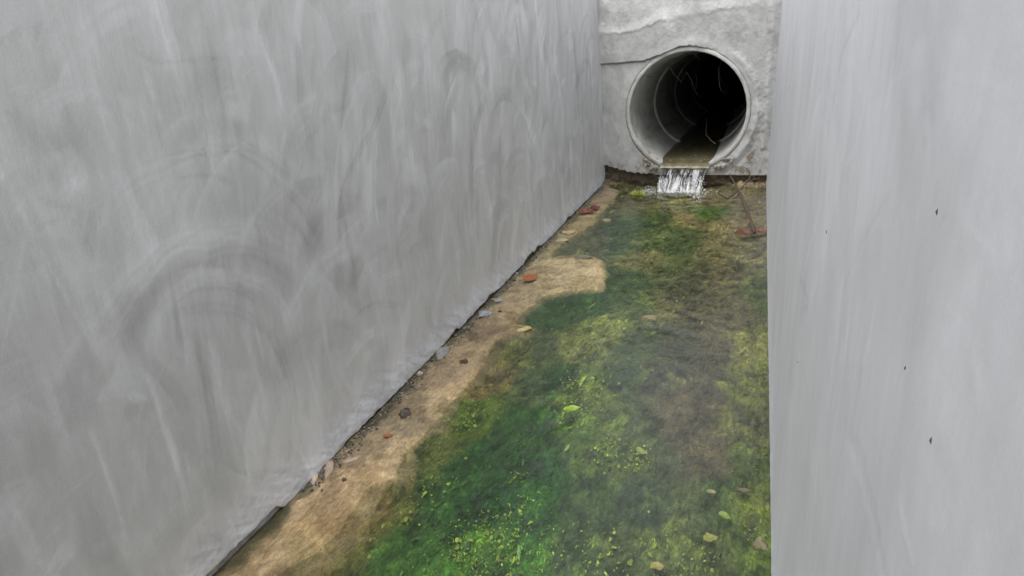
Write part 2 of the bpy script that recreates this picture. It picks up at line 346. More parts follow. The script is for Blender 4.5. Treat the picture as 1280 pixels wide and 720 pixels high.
lw = rendered_wall('concrete_wall', -1, L_STROKES, (.462, .460, .458), 160, .05, edge_left, 1000, .118, M_plaster)
tag(lw, 'left grey cement rendered wall with sweeping trowel arcs and drip streaks, ragged at its foot', 'wall', 'rendered channel side walls')
rw = rendered_wall('concrete_wall', 1, R_STROKES, (.468, .470, .490), 110, .025, edge_right, 650, .060, M_fair)
tag(rw, 'right pale grey rendered wall with fine vertical streaks and dark specks, close to the camera', 'wall', 'rendered channel side walls')
for (u, v, s) in [(1181, 265, .0016), (1140, 461, .0013), (1174, 552, .0016), (988, 110, .006), (1037, 290, .003), (1000, 453, .002)]:
    p = on_right(u, v); th = np.linspace(0, 2*np.pi, 9)[:-1]; rr = s*rng.uniform(.6, 1.1, 8)
    mb = MB(); mb.add([(p[0]-.0035, p[1]+rr[k]*math.cos(t)*.8, p[2]+rr[k]*1.3*math.sin(t)) for k, t in enumerate(th)]+[(p[0]-.0045, p[1], p[2])],
                      [(k, (k+1) % 8, 8) for k in range(8)], (.09, .06, .055)); mb.build('rust_speck', M_stone, rw)

# ------------------------------------------------------------------ headwall with the pipe hole
def poly_y(px, pts):
    pts = sorted(pts); return np.interp(px, [p[0] for p in pts], [p[1] for p in pts])
xs = np.arange(-.035, W+.036, .004); zs = np.concatenate([np.arange(.07, H+.001, .004)])
X, Z = np.meshgrid(xs, zs, indexing='ij')
hz = lambda pts: [(on_head(u, v)[0], on_head(u, v)[2]) for u, v in pts]
step1 = hz([(750,80),(770,79),(790,77),(806,76),(815,72),(825,69),(840,62),(850,58),(862,57),(876,59),(900,62),(985,66)])
step2 = hz([(748,44),(775,42),(800,38),(825,28),(850,21),(870,17),(900,13),(925,10),(985,4)])
s1 = np.interp(X, *zip(*step1))+.009*fbm(X*38, Z*2, 5, .7)*ss(.15, .35, X)+.002*fbm(X*60, Z*2, 3); s2 = np.interp(X, *zip(*step2))+.016*fbm(X*16, Z*3, 5, .65)
rr = np.hypot(X-XP, Z-ZP); left_f = ss(.80, .60, X)
up1 = ss(-.002, .003, Z-s1); up2 = ss(-.004-.03*ss(-.2, .3, fbm(X*6, Z*2, 3, .5, 91.)), .016, Z-s2)
n1 = fbm(X*7, Z*7, 5, .55, 2.); n2 = fbm(X*26, Z*26, 5, .6, 4.); n3 = fbm(X*90, Z*90, 3, .6, 6.)
h = .005*n1+.0018*n2+.0005*n3
h = h*(1-.6*(1-up1)*left_f)+.016*up1*left_f+.005*up2*ss(1.15, .75, X)
ang = np.arctan2(Z-ZP, X-XP)
ridge = np.exp(-((rr-.475-.010*n2)/.022)**2)*ss(-1.3, -.9, ang)*ss(1.1, .7, ang); h += .012*ridge
ridge2 = np.exp(-((rr-.52)/.012)**2)*ss(-1.3, -.8, ang)*ss(.2, -.2, ang); h -= .004*ridge2
corner = np.exp(-((X-W+.035+.008*n1)/.022)**2)*ss(.1, .2, Z); h += .010*corner*(.8+.5*n1)
collar = ss(.50, .43, rr); h += .006*collar
# ragged lower edge hanging over the floor
gapL = hz([(750,207),(765,210),(772,213),(790,216),(802,218),(812,218),(830,219),(880,222),(905,222),(930,221),(960,222),(985,222)])
lo = np.interp(X, *zip(*gapL))+.006*ss(.4, .2, X)+.016*fbm(X*40, X*0+2, 4)+.004*np.where(X < .3, fbm(X*120, X*0, 3), 0)
und = np.clip(lo-Z, 0, None); Zs = np.where(Z < lo, lo-.0004*(lo-Z), Z); back = np.where(Z < lo, .18*ss(0, .03, und)+.012*ss(0, .004, und), 0)
Yh = D-h+back
g = 1+.10*n1+.06*n2+.03*n3
white = up2*ss(-.02, .03, s2+.075+.03*n1-Z)*(.5+.5*ss(1.1, .5, X))
g = g*(1.08+.32*white+.10*ridge+.10*corner-.06*up1*(1-up2)); 
stain_h = ss(.05, .5, fbm(X*11, Z*8, 6, .65, 61.)); g *= 1-.14*stain_h-.10*ss(.1, .5, fbm(X*40, Z*30, 4, .6, 63.))
smear = ss(.2, .5, fbm(X*9+Z*6, Z*5-X*3, 4, .55, 21.)); g *= 1+.16*smear
colh = g[..., None]*np.array([.372, .372, .366])
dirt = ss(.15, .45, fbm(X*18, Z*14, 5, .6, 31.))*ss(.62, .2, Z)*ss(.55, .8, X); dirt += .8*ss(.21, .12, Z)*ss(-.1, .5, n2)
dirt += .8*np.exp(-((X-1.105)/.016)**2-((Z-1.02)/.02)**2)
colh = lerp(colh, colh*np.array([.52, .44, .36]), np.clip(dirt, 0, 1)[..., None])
colh = lerp(colh, colh*np.array([.55, .52, .48]), (ss(.010, 0., np.abs(Z-s1+.004))*(.35+.65*left_f)*ss(.95, .80, X))[..., None])  # shadow line under the ledge painted into the colour
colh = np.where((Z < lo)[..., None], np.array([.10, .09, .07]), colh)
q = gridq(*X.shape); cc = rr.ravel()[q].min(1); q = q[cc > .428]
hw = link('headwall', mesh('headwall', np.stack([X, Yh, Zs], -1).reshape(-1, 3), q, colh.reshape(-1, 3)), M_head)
tag(hw, 'rough mortared grey end wall surrounding the round pipe mouth', 'headwall')
# earth and broken footing seen in the gap below it
xs2 = np.linspace(-.03, W+.03, 240); zs2 = np.linspace(-.08, .26, 50); X2, Z2 = np.meshgrid(xs2, zs2, indexing='ij')
n = fbm(X2*20, Z2*24, 5, .6, 3.); y2 = D+.045+.035*n+.10*ss(.03, .12, Z2)*0
mb = link('footing', mesh('footing', np.stack([X2, y2, Z2], -1).reshape(-1, 3), gridq(*X2.shape)[np.hypot(X2-XP, Z2-ZP).ravel()[gridq(*X2.shape)].min(1) > R+.012], (np.array([.12, .095, .065])*(1+.7*n)[..., None]).reshape(-1, 3)), M_core, hw)
me = MB(); me.add([(-.23, D+.06, H), (W+.23, D+.06, H), (W+.23, D+.3, H), (-.23, D+.3, H), (-.03, D-.005, H), (W+.03, D-.005, H)], [(0, 1, 2, 3), (4, 5, 1, 0)], (.36, .36, .35)); me.build('coping', M_head, hw, smooth=False)

# ------------------------------------------------------------------ pipe
ax = hit(955, 62, np.array([0, 1., 0]), D+8)-CAM; ax /= np.linalg.norm(ax)        # run of the pipe behind the headwall
px_ = np.cross(ax, [0, 0, 1]); px_ /= np.linalg.norm(px_); pz_ = np.cross(px_, ax)
O = np.array([XP, D, ZP])
pipe = empty('drain_pipe', (XP, D, ZP-R)); tag(pipe, 'round concrete drain pipe opening through the end wall, dark inside', 'pipe')
pipe.location = (0, 0, 0)
def ring_surface(prof, name, mt, colf, nseg=128, cut0=True):
    """revolve (along, radius) about the pipe axis; along=0 is kept in the headwall's plane"""
    th = np.linspace(0, 2*np.pi, nseg+1); P = np.array(prof)
    A, Th = np.meshgrid(np.arange(len(P)), th, indexing='ij'); a = P[A, 0]; r = P[A, 1]
    base = O+r[..., None]*(np.cos(Th)[..., None]*np.array([1., 0, 0])+np.sin(Th)[..., None]*np.array([0, 0, 1.]))
    V = base+a[..., None]*ax
    c = colf(a, Th, r)
    return link(name, mesh(name, V.reshape(-1, 3), gridq(*a.shape), c.reshape(-1, 3)), mt, pipe)
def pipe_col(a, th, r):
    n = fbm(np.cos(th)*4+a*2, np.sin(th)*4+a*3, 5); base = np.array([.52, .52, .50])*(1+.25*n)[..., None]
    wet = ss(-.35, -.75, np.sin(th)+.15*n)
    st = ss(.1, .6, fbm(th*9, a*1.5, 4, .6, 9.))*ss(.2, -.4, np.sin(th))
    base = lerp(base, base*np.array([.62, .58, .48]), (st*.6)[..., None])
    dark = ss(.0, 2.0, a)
    return lerp(base, base*np.array([.50, .53, .50]), np.clip(.18*dark+.48*ss(.0, .95, np.sin(th)), 0, 1)[..., None])  # fading light with depth put into the colour, plus a darker crown
A1, A2, A3 = 1.22, 2.75, 4.6
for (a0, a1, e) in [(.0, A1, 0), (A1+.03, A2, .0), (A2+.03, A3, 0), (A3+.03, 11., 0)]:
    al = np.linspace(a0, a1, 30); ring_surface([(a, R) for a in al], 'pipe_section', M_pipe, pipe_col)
def ring_col(a, th, r):
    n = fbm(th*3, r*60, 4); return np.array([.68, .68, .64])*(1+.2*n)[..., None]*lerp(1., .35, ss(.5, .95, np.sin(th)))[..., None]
for a0 in (A1, A2, A3):
    al = np.linspace(-.028, .058, 12); 
    ring_surface([(a0+a, R+.002-.016*max(0, 1-((a-.015)/.043)**2)) for a in al], 'joint_ring', M_pipe, ring_col)
# lip: the pipe's own end, standing a little proud of the mortar
def lip_col(a, th, r):
    n = fbm(np.cos(th)*9, np.sin(th)*9+r*30, 5, .6, 5.); c = np.array([.43, .43, .415])*(1+.22*n)[..., None]
    d = ss(.0, .5, n+.2)*ss(-.5, -.9, np.sin(th)); return lerp(c, c*np.array([.55, .47, .36]), d[..., None])
lp = [(.10, R), (.02, R), (-.004, R+.0005), (-.008, R+.003), (-.009, R+.007), (-.009, R+.018), (-.006, R+.024), (.0, R+.031), (.03, R+.034)]
lipo = ring_surface(lp, 'pipe_lip', M_pipe, lip_col)
co = np.empty(len(lipo.data.vertices)*3, np.float32); lipo.data.vertices.foreach_get('co', co); co = co.reshape(-1, 3)
co[:, 1] += .004*fbm(co[:, 0]*25, co[:, 2]*25, 4); lipo.data.vertices.foreach_set('co', co.ravel())
# added near-black disc that closes the pipe run where it goes dark
mb = MB(); th = np.linspace(0, 2*np.pi, 49)[:-1]; mb.add([O+11*ax+R*np.array([math.cos(t), 0, math.sin(t)]) for t in th], [tuple(range(48))], (.02, .02, .02)); mb.build('added_dark_end_disc', M_pipe, pipe)
# ragged collar of mortar under the mouth
mb = MB()
for (a0, a1) in ((-2.30, -2.02), (-1.12, -.80)):
    for k in range(26):
        t = rng.uniform(a0, a1); r = R+rng.uniform(.035, .075); s = rng.uniform(.008, .022); c = O+np.array([r*math.cos(t), -.008+rng.uniform(-.01, .02), r*math.sin(t)])
        ico = [(0,0,1),(.89,0,.45),(.28,.85,.45),(-.72,.53,.45),(-.72,-.53,.45),(.28,-.85,.45),(.72,.53,-.45),(-.28,.85,-.45),(-.89,0,-.45),(-.28,-.85,-.45),(.72,-.53,-.45),(0,0,-1)]
        fs = [(0,1,2),(0,2,3),(0,3,4),(0,4,5),(0,5,1),(1,6,2),(2,7,3),(3,8,4),(4,9,5),(5,10,1),(6,7,2),(7,8,3),(8,9,4),(9,10,5),(10,6,1),(11,7,6),(11,8,7),(11,9,8),(11,10,9),(11,6,10)]
        g_ = rng.uniform(.12, .34); mb.add(c+np.array(ico)*s*rng.uniform(.6, 1.2, (12, 1)), fs, (g_, g_*.93, g_*.8))
cm = mb.build('mortar_packing', M_stone, pipe, smooth=False); tag(cm, kind='stuff')
ICO, IFS = np.array(ico, float), fs

# ------------------------------------------------------------------ water in the pipe, the spill and the splash
zl = -.353                                                       # water level below the axis
half = math.sqrt(R*R-zl*zl)+.002
aa = np.concatenate([[-.052, -.044, -.034, -.022, -.01], np.linspace(0, 10.9, 260)]); bb = np.linspace(-1, 1, 60)
A, B = np.meshgrid(aa, bb, indexing='ij'); wv = .004*fbm(B*4, A*2, 3)*ss(1, .8, np.abs(B))
drop = -.03*np.clip(-A/.05, 0, 1)**2-.012*ss(.25, 0, A)
hf = half*(1-.10*ss(.15, -.03, A))
V = O+A[..., None]*ax+(B*hf)[..., None]*np.array([1., 0, 0])+(zl+wv+drop)[..., None]*np.array([0, 0, 1.])
n = fbm(B*5, A*3, 4); c = np.array([.15, .132, .08])*(1+.3*n)[..., None]; c = lerp(c, c*.5, ss(.3, 3.0, A)[..., None])  # water colour darkened further in, for the shade of the pipe
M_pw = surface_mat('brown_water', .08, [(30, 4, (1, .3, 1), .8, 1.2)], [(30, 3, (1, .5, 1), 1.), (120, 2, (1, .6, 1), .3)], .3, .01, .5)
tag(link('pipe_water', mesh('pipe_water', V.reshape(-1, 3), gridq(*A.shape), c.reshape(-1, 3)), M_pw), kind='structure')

m, nt, N, Lk, P = mat('falling_water')
at_ = N.new('ShaderNodeAttribute'); at_.attribute_name = 'tone'; sp = N.new('ShaderNodeSeparateColor'); Lk.new(at_.outputs['Color'], sp.inputs[0])
P.inputs['Base Color'].default_value = (.86, .88, .9, 1); P.inputs['Roughness'].default_value = .25; P.inputs['Subsurface Weight'].default_value = 0
gl = N.new('ShaderNodeBsdfGlossy'); gl.inputs['Roughness'].default_value = .1; trn = N.new('ShaderNodeBsdfTransparent')
fr = N.new('ShaderNodeFresnel'); fr.inputs['IOR'].default_value = 1.5
m1 = N.new('ShaderNodeMixShader'); Lk.new(fr.outputs[0], m1.inputs[0]); Lk.new(trn.outputs[0], m1.inputs[1]); Lk.new(gl.outputs[0], m1.inputs[2])
m2 = N.new('ShaderNodeMixShader'); Lk.new(sp.outputs[0], m2.inputs[0]); Lk.new(m1.outputs[0], m2.inputs[1]); Lk.new(P.outputs[0], m2.inputs[2])
Lk.new(m2.outputs[0], N['Material Output'].inputs['Surface']); M_fall = m
x0 = on_head(827, 208, .05)[0]; x1 = on_head(885, 208, .05)[0]
zt = ZP+zl-.042
s = np.linspace(0, 1, 70); bb = np.linspace(0, 1, 160); S, B = np.meshgrid(s, bb, indexing='ij')
Zf = zt-(zt-ZW+.004)*S**1.25; yf = D-.050-.24*np.sqrt(S)*(1-.1*S)-.006*fbm(B*14, S*2, 3)
xf = x0+(x1-x0)*B+(.5-B)*.03*S-.018*S+.006*fbm(B*9, S*4, 3, .5, 3.)
st = fbm(B*26+.6*fbm(B*6, S*3, 2), S*2.0, 4, .6, 12.); st2 = fbm(B*60, S*7, 3, .6, 2.)
al = ss(-.15, .55, st+.35*st2+.30*(S-.35))*.8+ss(.72, .98, S+.12*st)*.5
al = al*ss(0, .06, S)*ss(0, .05, B)*ss(1, .95, B)*(1-.5*ss(.78, 1, B)*ss(.3, .6, fbm(B*30, S*9, 3)))
al = np.clip(al*.70, .0, .7)
wf = empty('waterfall'); tag(wf, 'small clear sheet of water spilling white from the pipe mouth', 'waterfall')
link('falling_sheet', mesh('falling_sheet', np.stack([xf, yf-.004*st, Zf], -1).reshape(-1, 3), gridq(*S.shape), np.repeat(al.reshape(-1, 1), 3, 1)), M_fall, wf)
mb = MB()
for k in range(22):                                              # ropes of water
    b = rng.uniform(.03, .97); s0 = rng.uniform(0, .5); s1_ = min(1, s0+rng.uniform(.25, .8)); t = np.linspace(s0, s1_, 9)
    P_ = np.stack([x0+(x1-x0)*b+(.5-b)*.03*t-.018*t+.004*rng.normal(size=9).cumsum()*.3, D-.056-.24*np.sqrt(t)*(1-.1*t)-.004, zt-(zt-ZW)*t**1.25], 1)
    mb.tube(P_, (.0008+.0017*rng.random())*np.sin(np.linspace(.15, 3.0, 9))**.5, (.45, .45, .45), 6)
mb.build('water_rope', M_fall, wf)['kind'] = 'stuff'
mb = MB()
def drops(n, cx, cy, sx, sy, zmax, smin, smax, al=.75):
    for _ in range(n):
        p = np.array([cx+rng.normal(0, sx), cy+rng.normal(0, sy), ZW+abs(rng.normal(0, zmax))]); mb.add(p+ICO*rng.uniform(smin, smax), IFS, (al,)*3)
yb = D-.29
drops(210, (x0+x1)/2-.02, yb, .105, .022, .018, .0012, .0045); drops(170, x1-.03, yb-.13, .03, .08, .03, .001, .0035); drops(150, x0-.05, yb-.04, .03, .03, .022, .001, .0035, .6)
drops(50, x1-.035, yb+.02, .02, .03, .09, .001, .003)
mb.build('splash_drops', M_fall, wf)['kind'] = 'stuff'

# ------------------------------------------------------------------ channel floor
BANK = [(757,232),(775,240),(768,252),(756,262),(745,280),(722,292),(694,312),(690,322),(722,318),(752,326),(757,345),(754,363),(730,362),(700,367),(677,372),(667,384),(651,393),(648,406),(668,409),(657,416),(640,419),(625,426),(612,440),
        (606,458),(588,478),(562,508),(546,530),(520,555),(506,575),(497,598),(472,604),(457,620),(442,642),(428,662),(395,692),(352,722),(300,770)]
bank_w = [on_floor(u, v)[:2] for u, v in BANK]
poly = np.array([(-.2, D+.1), (bank_w[0][0], D+.1)]+bank_w+[(-.05, -7.), (-.2, -7.)])
CB = [(765,243,120,105,80),(720,275,135,120,80),(735,258,125,108,80),(757,268,120,108,75),(700,308,128,116,78),(690,345,168,148,108),(740,350,170,150,106),(650,362,146,128,94),(640,395,150,130,92),(610,410,128,108,80),(600,440,150,128,92),(560,470,142,120,90),(580,490,165,140,98),
      (520,510,130,112,82),(560,500,172,148,106),(500,545,138,120,90),(500,565,182,156,114),(470,560,150,128,94),(440,600,190,160,116),(400,640,190,160,116),(420,620,188,158,115),(330,705,184,154,110),(310,712,182,152,106),(370,690,160,136,84),(390,660,178,146,92)]
CP = [(790,250,100,95,60),(850,255,122,116,72),(900,245,122,108,76),(940,250,108,95,70),(790,275,60,80,50),(830,265,80,95,45),(850,262,135,114,78),(885,258,72,95,32),(920,270,128,112,78),(945,280,112,102,72),(740,305,92,96,72),(770,300,65,85,55),(720,300,100,102,72),(810,295,100,110,65),(850,300,75,85,50),(900,305,116,106,72),(940,310,106,100,72),
 (790,335,58,85,38),(800,320,132,126,80),(840,330,98,102,62),(870,340,80,78,55),(910,340,106,96,66),(945,350,82,90,52),(690,385,58,90,42),(740,378,52,86,38),(800,380,85,100,55),(830,380,112,106,66),(870,380,85,78,58),(920,380,102,95,66),(952,370,78,90,42),(640,435,104,104,56),(670,430,85,95,62),(740,415,128,132,72),(760,400,122,130,66),
 (800,420,70,85,50),(850,420,70,72,52),(900,420,92,84,62),(945,420,124,122,62),(600,475,140,118,68),(630,460,122,106,64),(660,470,80,95,58),(700,460,38,74,32),(735,480,100,114,48),(720,470,98,116,42),(780,460,62,80,50),(830,460,74,76,54),(880,470,85,80,58),(940,470,112,116,50),(590,510,96,116,35),(640,520,48,84,33),(690,510,42,80,32),(720,512,80,108,38),
 (760,520,85,100,45),(800,520,75,85,55),(850,500,92,82,60),(880,490,84,74,54),(940,520,92,92,50),(540,562,102,110,50),(600,560,48,84,38),(680,560,42,84,32),(740,550,86,106,45),(800,568,92,106,52),(830,570,75,82,60),(880,560,96,86,62),(940,570,80,95,40),(490,625,118,118,58),(460,635,140,116,62),(540,620,58,98,42),(600,620,38,78,32),(680,620,42,92,24),
 (740,610,68,90,45),(800,620,62,78,54),(860,620,85,95,55),(900,610,75,95,40),(945,610,102,112,40),(400,700,128,108,54),(440,690,108,108,50),(480,690,74,110,44),(540,690,58,100,33),(600,680,72,118,28),(660,690,58,108,24),(720,690,72,92,54),(780,690,84,98,54),(840,690,90,100,55),(900,690,85,95,45),(952,690,92,110,35)]
GAIN_B, GAIN_P = 1.06, .72  # tones above hold water reflections and lighting along with the bed's own colour
def gray_bias(c, k): return c*(1-k)+k*c.mean(-1, keepdims=True)
def rbf(C, x, y, gain, pw=5.):
    P = np.array([on_floor(c[0], c[1])[:2] for c in C]); K = np.array([lin(c[2:])*gain*(1+.30*(c[1] < 312)+.10*(c[0] > 835)) for c in C]); num = 0; den = 0
    for p, k in zip(P, K):
        sc_ = .045*max(p[1], 1.); d2 = ((x-p[0])/sc_)**2+((y-p[1])/(sc_*1.5))**2
        w = 1/(d2+.12)**(pw/2*1.35); num = num+w[..., None]*k; den = den+w
    return num/den[..., None]
def poly_sdf(poly, x, y):
    ins = np.zeros(x.shape, bool); best = np.full(x.shape, 1e9); n = len(poly)
    for i in range(n):
        a = poly[i]; b = poly[(i+1) % n]; d = b-a
        t = np.clip(((x-a[0])*d[0]+(y-a[1])*d[1])/(d@d+1e-12), 0, 1); best = np.minimum(best, (x-a[0]-t*d[0])**2+(y-a[1]-t*d[1])**2)
        if abs(d[1]) > 1e-12:
            ins ^= ((a[1] > y) != (b[1] > y)) & (x < a[0]+(y-a[1])*d[0]/d[1])
    return np.where(ins, 1, -1)*np.sqrt(best)
def floor_fields(x, y):
    wx = .010*fbm(x*16, y*16, 4, .55, 2.)+.030*fbm(x*4, y*4, 3, .5, 6.)*.35; wy = .022*fbm(x*14, y*12, 4, .55, 8.)
    s = poly_sdf(poly, x+wx, y+wy)
    n0 = fbm(x*6, y*6, 4, .5, 1.)
    soft = .006+.026*ss(-.1, .5, fbm(x*3, y*2.2, 3, .5, 15.))+.085*ss(2.5, 1.7, y)*ss(-.5, .3, fbm(x*5, y*4, 4, .6, 18.))
    b = ss(-soft, .004, s+.02*fbm(x*30, y*24, 4, .6, 81.)*ss(2.6, 1.6, y))
    wx2 = x+.05*fbm(x*7, y*7, 4, .6, 3.); wy2 = y+.10*fbm(x*7, y*6, 4, .6, 9.)
    cb = rbf(CB, wx2, wy2, GAIN_B); cp = rbf(CP, wx2, wy2, GAIN_P)
    # tufted, filamentous growth in the pool
    q = .5*fbm(x*9, y*9, 3, .5, 41.)
    fil = fbm((x+q*.10)*75, (y+q*.16)*15, 5, .65, 7.); fil2 = fbm((x+q*.05)*170, (y+q*.2)*38, 4, .65, 17.); clump = fbm(x*24, y*18, 5, .6, 27.)
    lum = 1+.55*fil+.35*fil2+.55*clump
    bright = ss(.16, .5, clump+.4*fil)*ss(-.25, .3, n0)
    cp = cp*np.clip(lum, .22, 2.4)[..., None]
    cp = lerp(cp, cp*np.array([1.5, 1.45, .9])+np.array([.010, .012, .001]), bright[..., None])
    dk = ss(.1, .5, -clump-.3*fil2); cp = lerp(cp, cp*np.array([.50, .60, .55]), dk[..., None])
    nb = fbm(x*20, y*20, 5, .62, 33.); nb2 = fbm(x*90, y*70, 4, .65, 37.)
    cb = cb*np.clip(1+.28*nb+.26*nb2, .4, 1.7)[..., None]
    stain = ss(.02, .4, fbm(x*11, y*9, 5, .6, 51.)); cb = lerp(cb, cb*np.array([.58, .54, .42]), (.8*stain)[..., None])
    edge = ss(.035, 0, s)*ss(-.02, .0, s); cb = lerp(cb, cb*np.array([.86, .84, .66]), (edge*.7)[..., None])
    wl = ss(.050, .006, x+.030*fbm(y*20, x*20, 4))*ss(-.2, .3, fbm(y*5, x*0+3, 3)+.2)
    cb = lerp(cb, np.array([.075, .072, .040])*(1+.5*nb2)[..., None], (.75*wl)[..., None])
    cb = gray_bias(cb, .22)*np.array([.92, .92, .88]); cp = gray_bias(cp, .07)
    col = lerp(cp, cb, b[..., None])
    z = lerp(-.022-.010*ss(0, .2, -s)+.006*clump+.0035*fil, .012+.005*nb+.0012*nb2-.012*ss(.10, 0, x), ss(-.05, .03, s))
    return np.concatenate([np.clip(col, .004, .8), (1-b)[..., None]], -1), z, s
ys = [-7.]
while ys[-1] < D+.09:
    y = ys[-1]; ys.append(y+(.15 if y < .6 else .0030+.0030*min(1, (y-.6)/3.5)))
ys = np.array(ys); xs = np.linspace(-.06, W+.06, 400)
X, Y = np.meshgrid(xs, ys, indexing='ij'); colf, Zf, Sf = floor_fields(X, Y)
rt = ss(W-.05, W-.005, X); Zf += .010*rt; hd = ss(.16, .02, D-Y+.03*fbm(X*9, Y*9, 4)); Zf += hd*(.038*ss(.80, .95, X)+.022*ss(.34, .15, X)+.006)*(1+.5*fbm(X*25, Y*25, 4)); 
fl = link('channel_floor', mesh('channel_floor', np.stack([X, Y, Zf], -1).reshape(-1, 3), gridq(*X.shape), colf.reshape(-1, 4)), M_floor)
colf = colf[..., :3]
tag(fl, kind='structure')
from math import floor as _fl
def floor_z(x, y):
    i = int(np.clip(np.searchsorted(xs, x), 1, len(xs)-1)); j = int(np.clip(np.searchsorted(ys, y), 1, len(ys)-1)); return float(Zf[i, j])
def floor_c(x, y):
    i = int(np.clip(np.searchsorted(xs, x), 1, len(xs)-1)); j = int(np.clip(np.searchsorted(ys, y), 1, len(ys)-1)); return colf[i, j], Sf[i, j]

# water sheet
wx_ = np.linspace(-.01, W+.005, 240); wy_ = np.concatenate([np.linspace(-7, .6, 30)[:-1], np.linspace(.6, D+.03, 900)])
X, Y = np.meshgrid(wx_, wy_, indexing='ij')
xm = .62; ch = np.sin((Y+.55*np.abs(X-xm)+.10*fbm(X*5, Y*3, 3))*62+2.5*fbm(X*9, Y*6, 3)); rip = .0005*ch*ss(-.1, .4, fbm(X*4, Y*2, 3, .5, 77.))+.0005*fbm(X*55+fbm(X*9, Y*9, 2), Y*24, 4, .6, 66.)+.0014*fbm(X*16+.5*fbm(X*5, Y*5, 3), Y*9, 4, .5, 61.)
d2 = np.hypot(X-(x0+x1)/2, (Y-yb)*.8); rip += .004*np.exp(-(d2/.35)**2)*np.sin(d2*75+2*fbm(X*6, Y*6, 3))*ss(.03, .12, d2)
wtr = link('water', mesh('water', np.stack([X, Y, ZW+rip], -1).reshape(-1, 3), gridq(*X.shape)), M_water); tag(wtr, kind='structure')

# ------------------------------------------------------------------ algae: thousands of wet filaments and flakes, one uncountable mass
V, Q, Cc = [], [], []; nv = 0
def blade(pts, wd, c):
    global nv
    P = np.asarray(pts); T = np.gradient(P, axis=0); S_ = np.stack([-T[:, 1], T[:, 0], 0*T[:, 0]], 1); S_ /= np.linalg.norm(S_, axis=1)[:, None]+1e-9
    m = len(P); w = wd*np.sin(np.linspace(.35, 2.9, m))[:, None]
    V.append(np.stack([P-S_*w, P+S_*w], 1).reshape(-1, 3)); Cc.append(np.broadcast_to(c, (2*m, 3)))
    for i in range(m-1): Q.append((nv+2*i, nv+2*i+1, nv+2*i+3, nv+2*i+2))
    nv += 2*m
cnt = 0
while cnt < 15000:
    y = .9+(D-1.15)*rng.random()**1.5; x = rng.uniform(.05, W-.01); c, s = floor_c(x, y)
    if s > -.004: continue
    dens = .5+.9*float(fbm(np.array([x*8.]), np.array([y*6.]), 3, .5, 71.)[0])
    if rng.random() > dens: continue
    cnt += 1; sz = .4+.22*y
    L_ = rng.uniform(.006, .032)*sz; a = -math.pi/2+rng.normal(0, .75); kk = rng.normal(0, 1.2); t = np.linspace(0, 1, 5); an = a+kk*t
    p = np.stack([x+np.cumsum(np.cos(an))*L_/5, y+np.cumsum(np.sin(an))*L_/5*1.4, floor_z(x, y)+.002+.010*rng.random()*np.sin(t*2.6)], 1)
    p[:, 0] = np.clip(p[:, 0], .0, W-.004)
    blade(p, rng.uniform(.0004, .0013)*sz, np.clip(c*rng.choice([.5, .8, 1.2, 1.7, 2.2], p=[.25, .25, .25, .18, .07])*np.array([1.0, 1.03, .85]), .005, .5))
# bright yellow-green tufts and flakes
YG = [(715,512,.05,90),(720,470,.05,80),(738,480,.07,90),(742,415,.10,160),(765,402,.07,100),(800,568,.035,60),(590,510,.06,70),(575,525,.05,50),(590,690,.07,110),(600,665,.07,100),(640,660,.06,90),(625,700,.06,80),(655,625,.03,30),(560,670,.05,50),(690,690,.06,60),(745,690,.06,70),
      (760,560,.06,60),(885,258,.09,120),(838,262,.05,60),(800,320,.10,70),(830,375,.1,80),(945,470,.05,60),(950,560,.05,50),(945,650,.04,50),(820,690,.08,60),(870,690,.06,50),(540,600,.06,50),(500,640,.05,40),(945,425,.06,60),(648,590,.03,20),(770,540,.05,40)]
for (u, v, r, n) in YG:
    p0 = on_floor(u, v)
    for _ in range(n):
        x = p0[0]+rng.normal(0, r*.55); y = p0[1]+rng.normal(0, r*.8); x = min(max(x, .02), W-.01)
        if y > D-.1: continue
        z = floor_z(x, y)+.004+.014*rng.random(); L_ = rng.uniform(.006, .020); a = rng.uniform(0, 6.28); kk = rng.normal(0, 2.); t = np.linspace(0, 1, 5); an = a+kk*t
        g_ = rng.uniform(.5, 1.15); c = np.array([.30, .38, .05])*g_ if v > 440 else np.array([.27, .27, .09])*g_
        if u > 880: c = np.array([.22, .23, .06])*g_
        if v < 300: c = np.array([.14, .19, .04])*g_
        if rng.random() < .45: blade(np.stack([x+np.cumsum(np.cos(an))*L_/5, y+np.cumsum(np.sin(an))*L_/5, np.full(5, z)+.004*np.sin(t*3)], 1), rng.uniform(.0005, .0014), c)
        else:
            rb = min(.008, .0024*math.exp(rng.normal(0, .55)))*(.6+.22*y); aa_ = np.linspace(0, 6.283, 9)[:-1]; rr_ = rb*rng.uniform(.45, 1.25, 8); tl = rng.normal(0, .35, 2)
            ring = np.stack([x+rr_*np.cos(aa_), y+1.3*rr_*np.sin(aa_), z+tl[0]*rr_*np.cos(aa_)+tl[1]*rr_*np.sin(aa_)], 1); ring[:, 0] = np.minimum(ring[:, 0], W-.003)
            V.append(np.vstack([ring, [[x, y, z+.3*rb]]])); Cc.append(np.broadcast_to(c*rng.uniform(.7, 1.2), (9, 3)))
            for e_ in range(0, 8, 2): Q.append((nv+e_, nv+e_+1, nv+(e_+2) % 8, nv+8))
            nv += 9
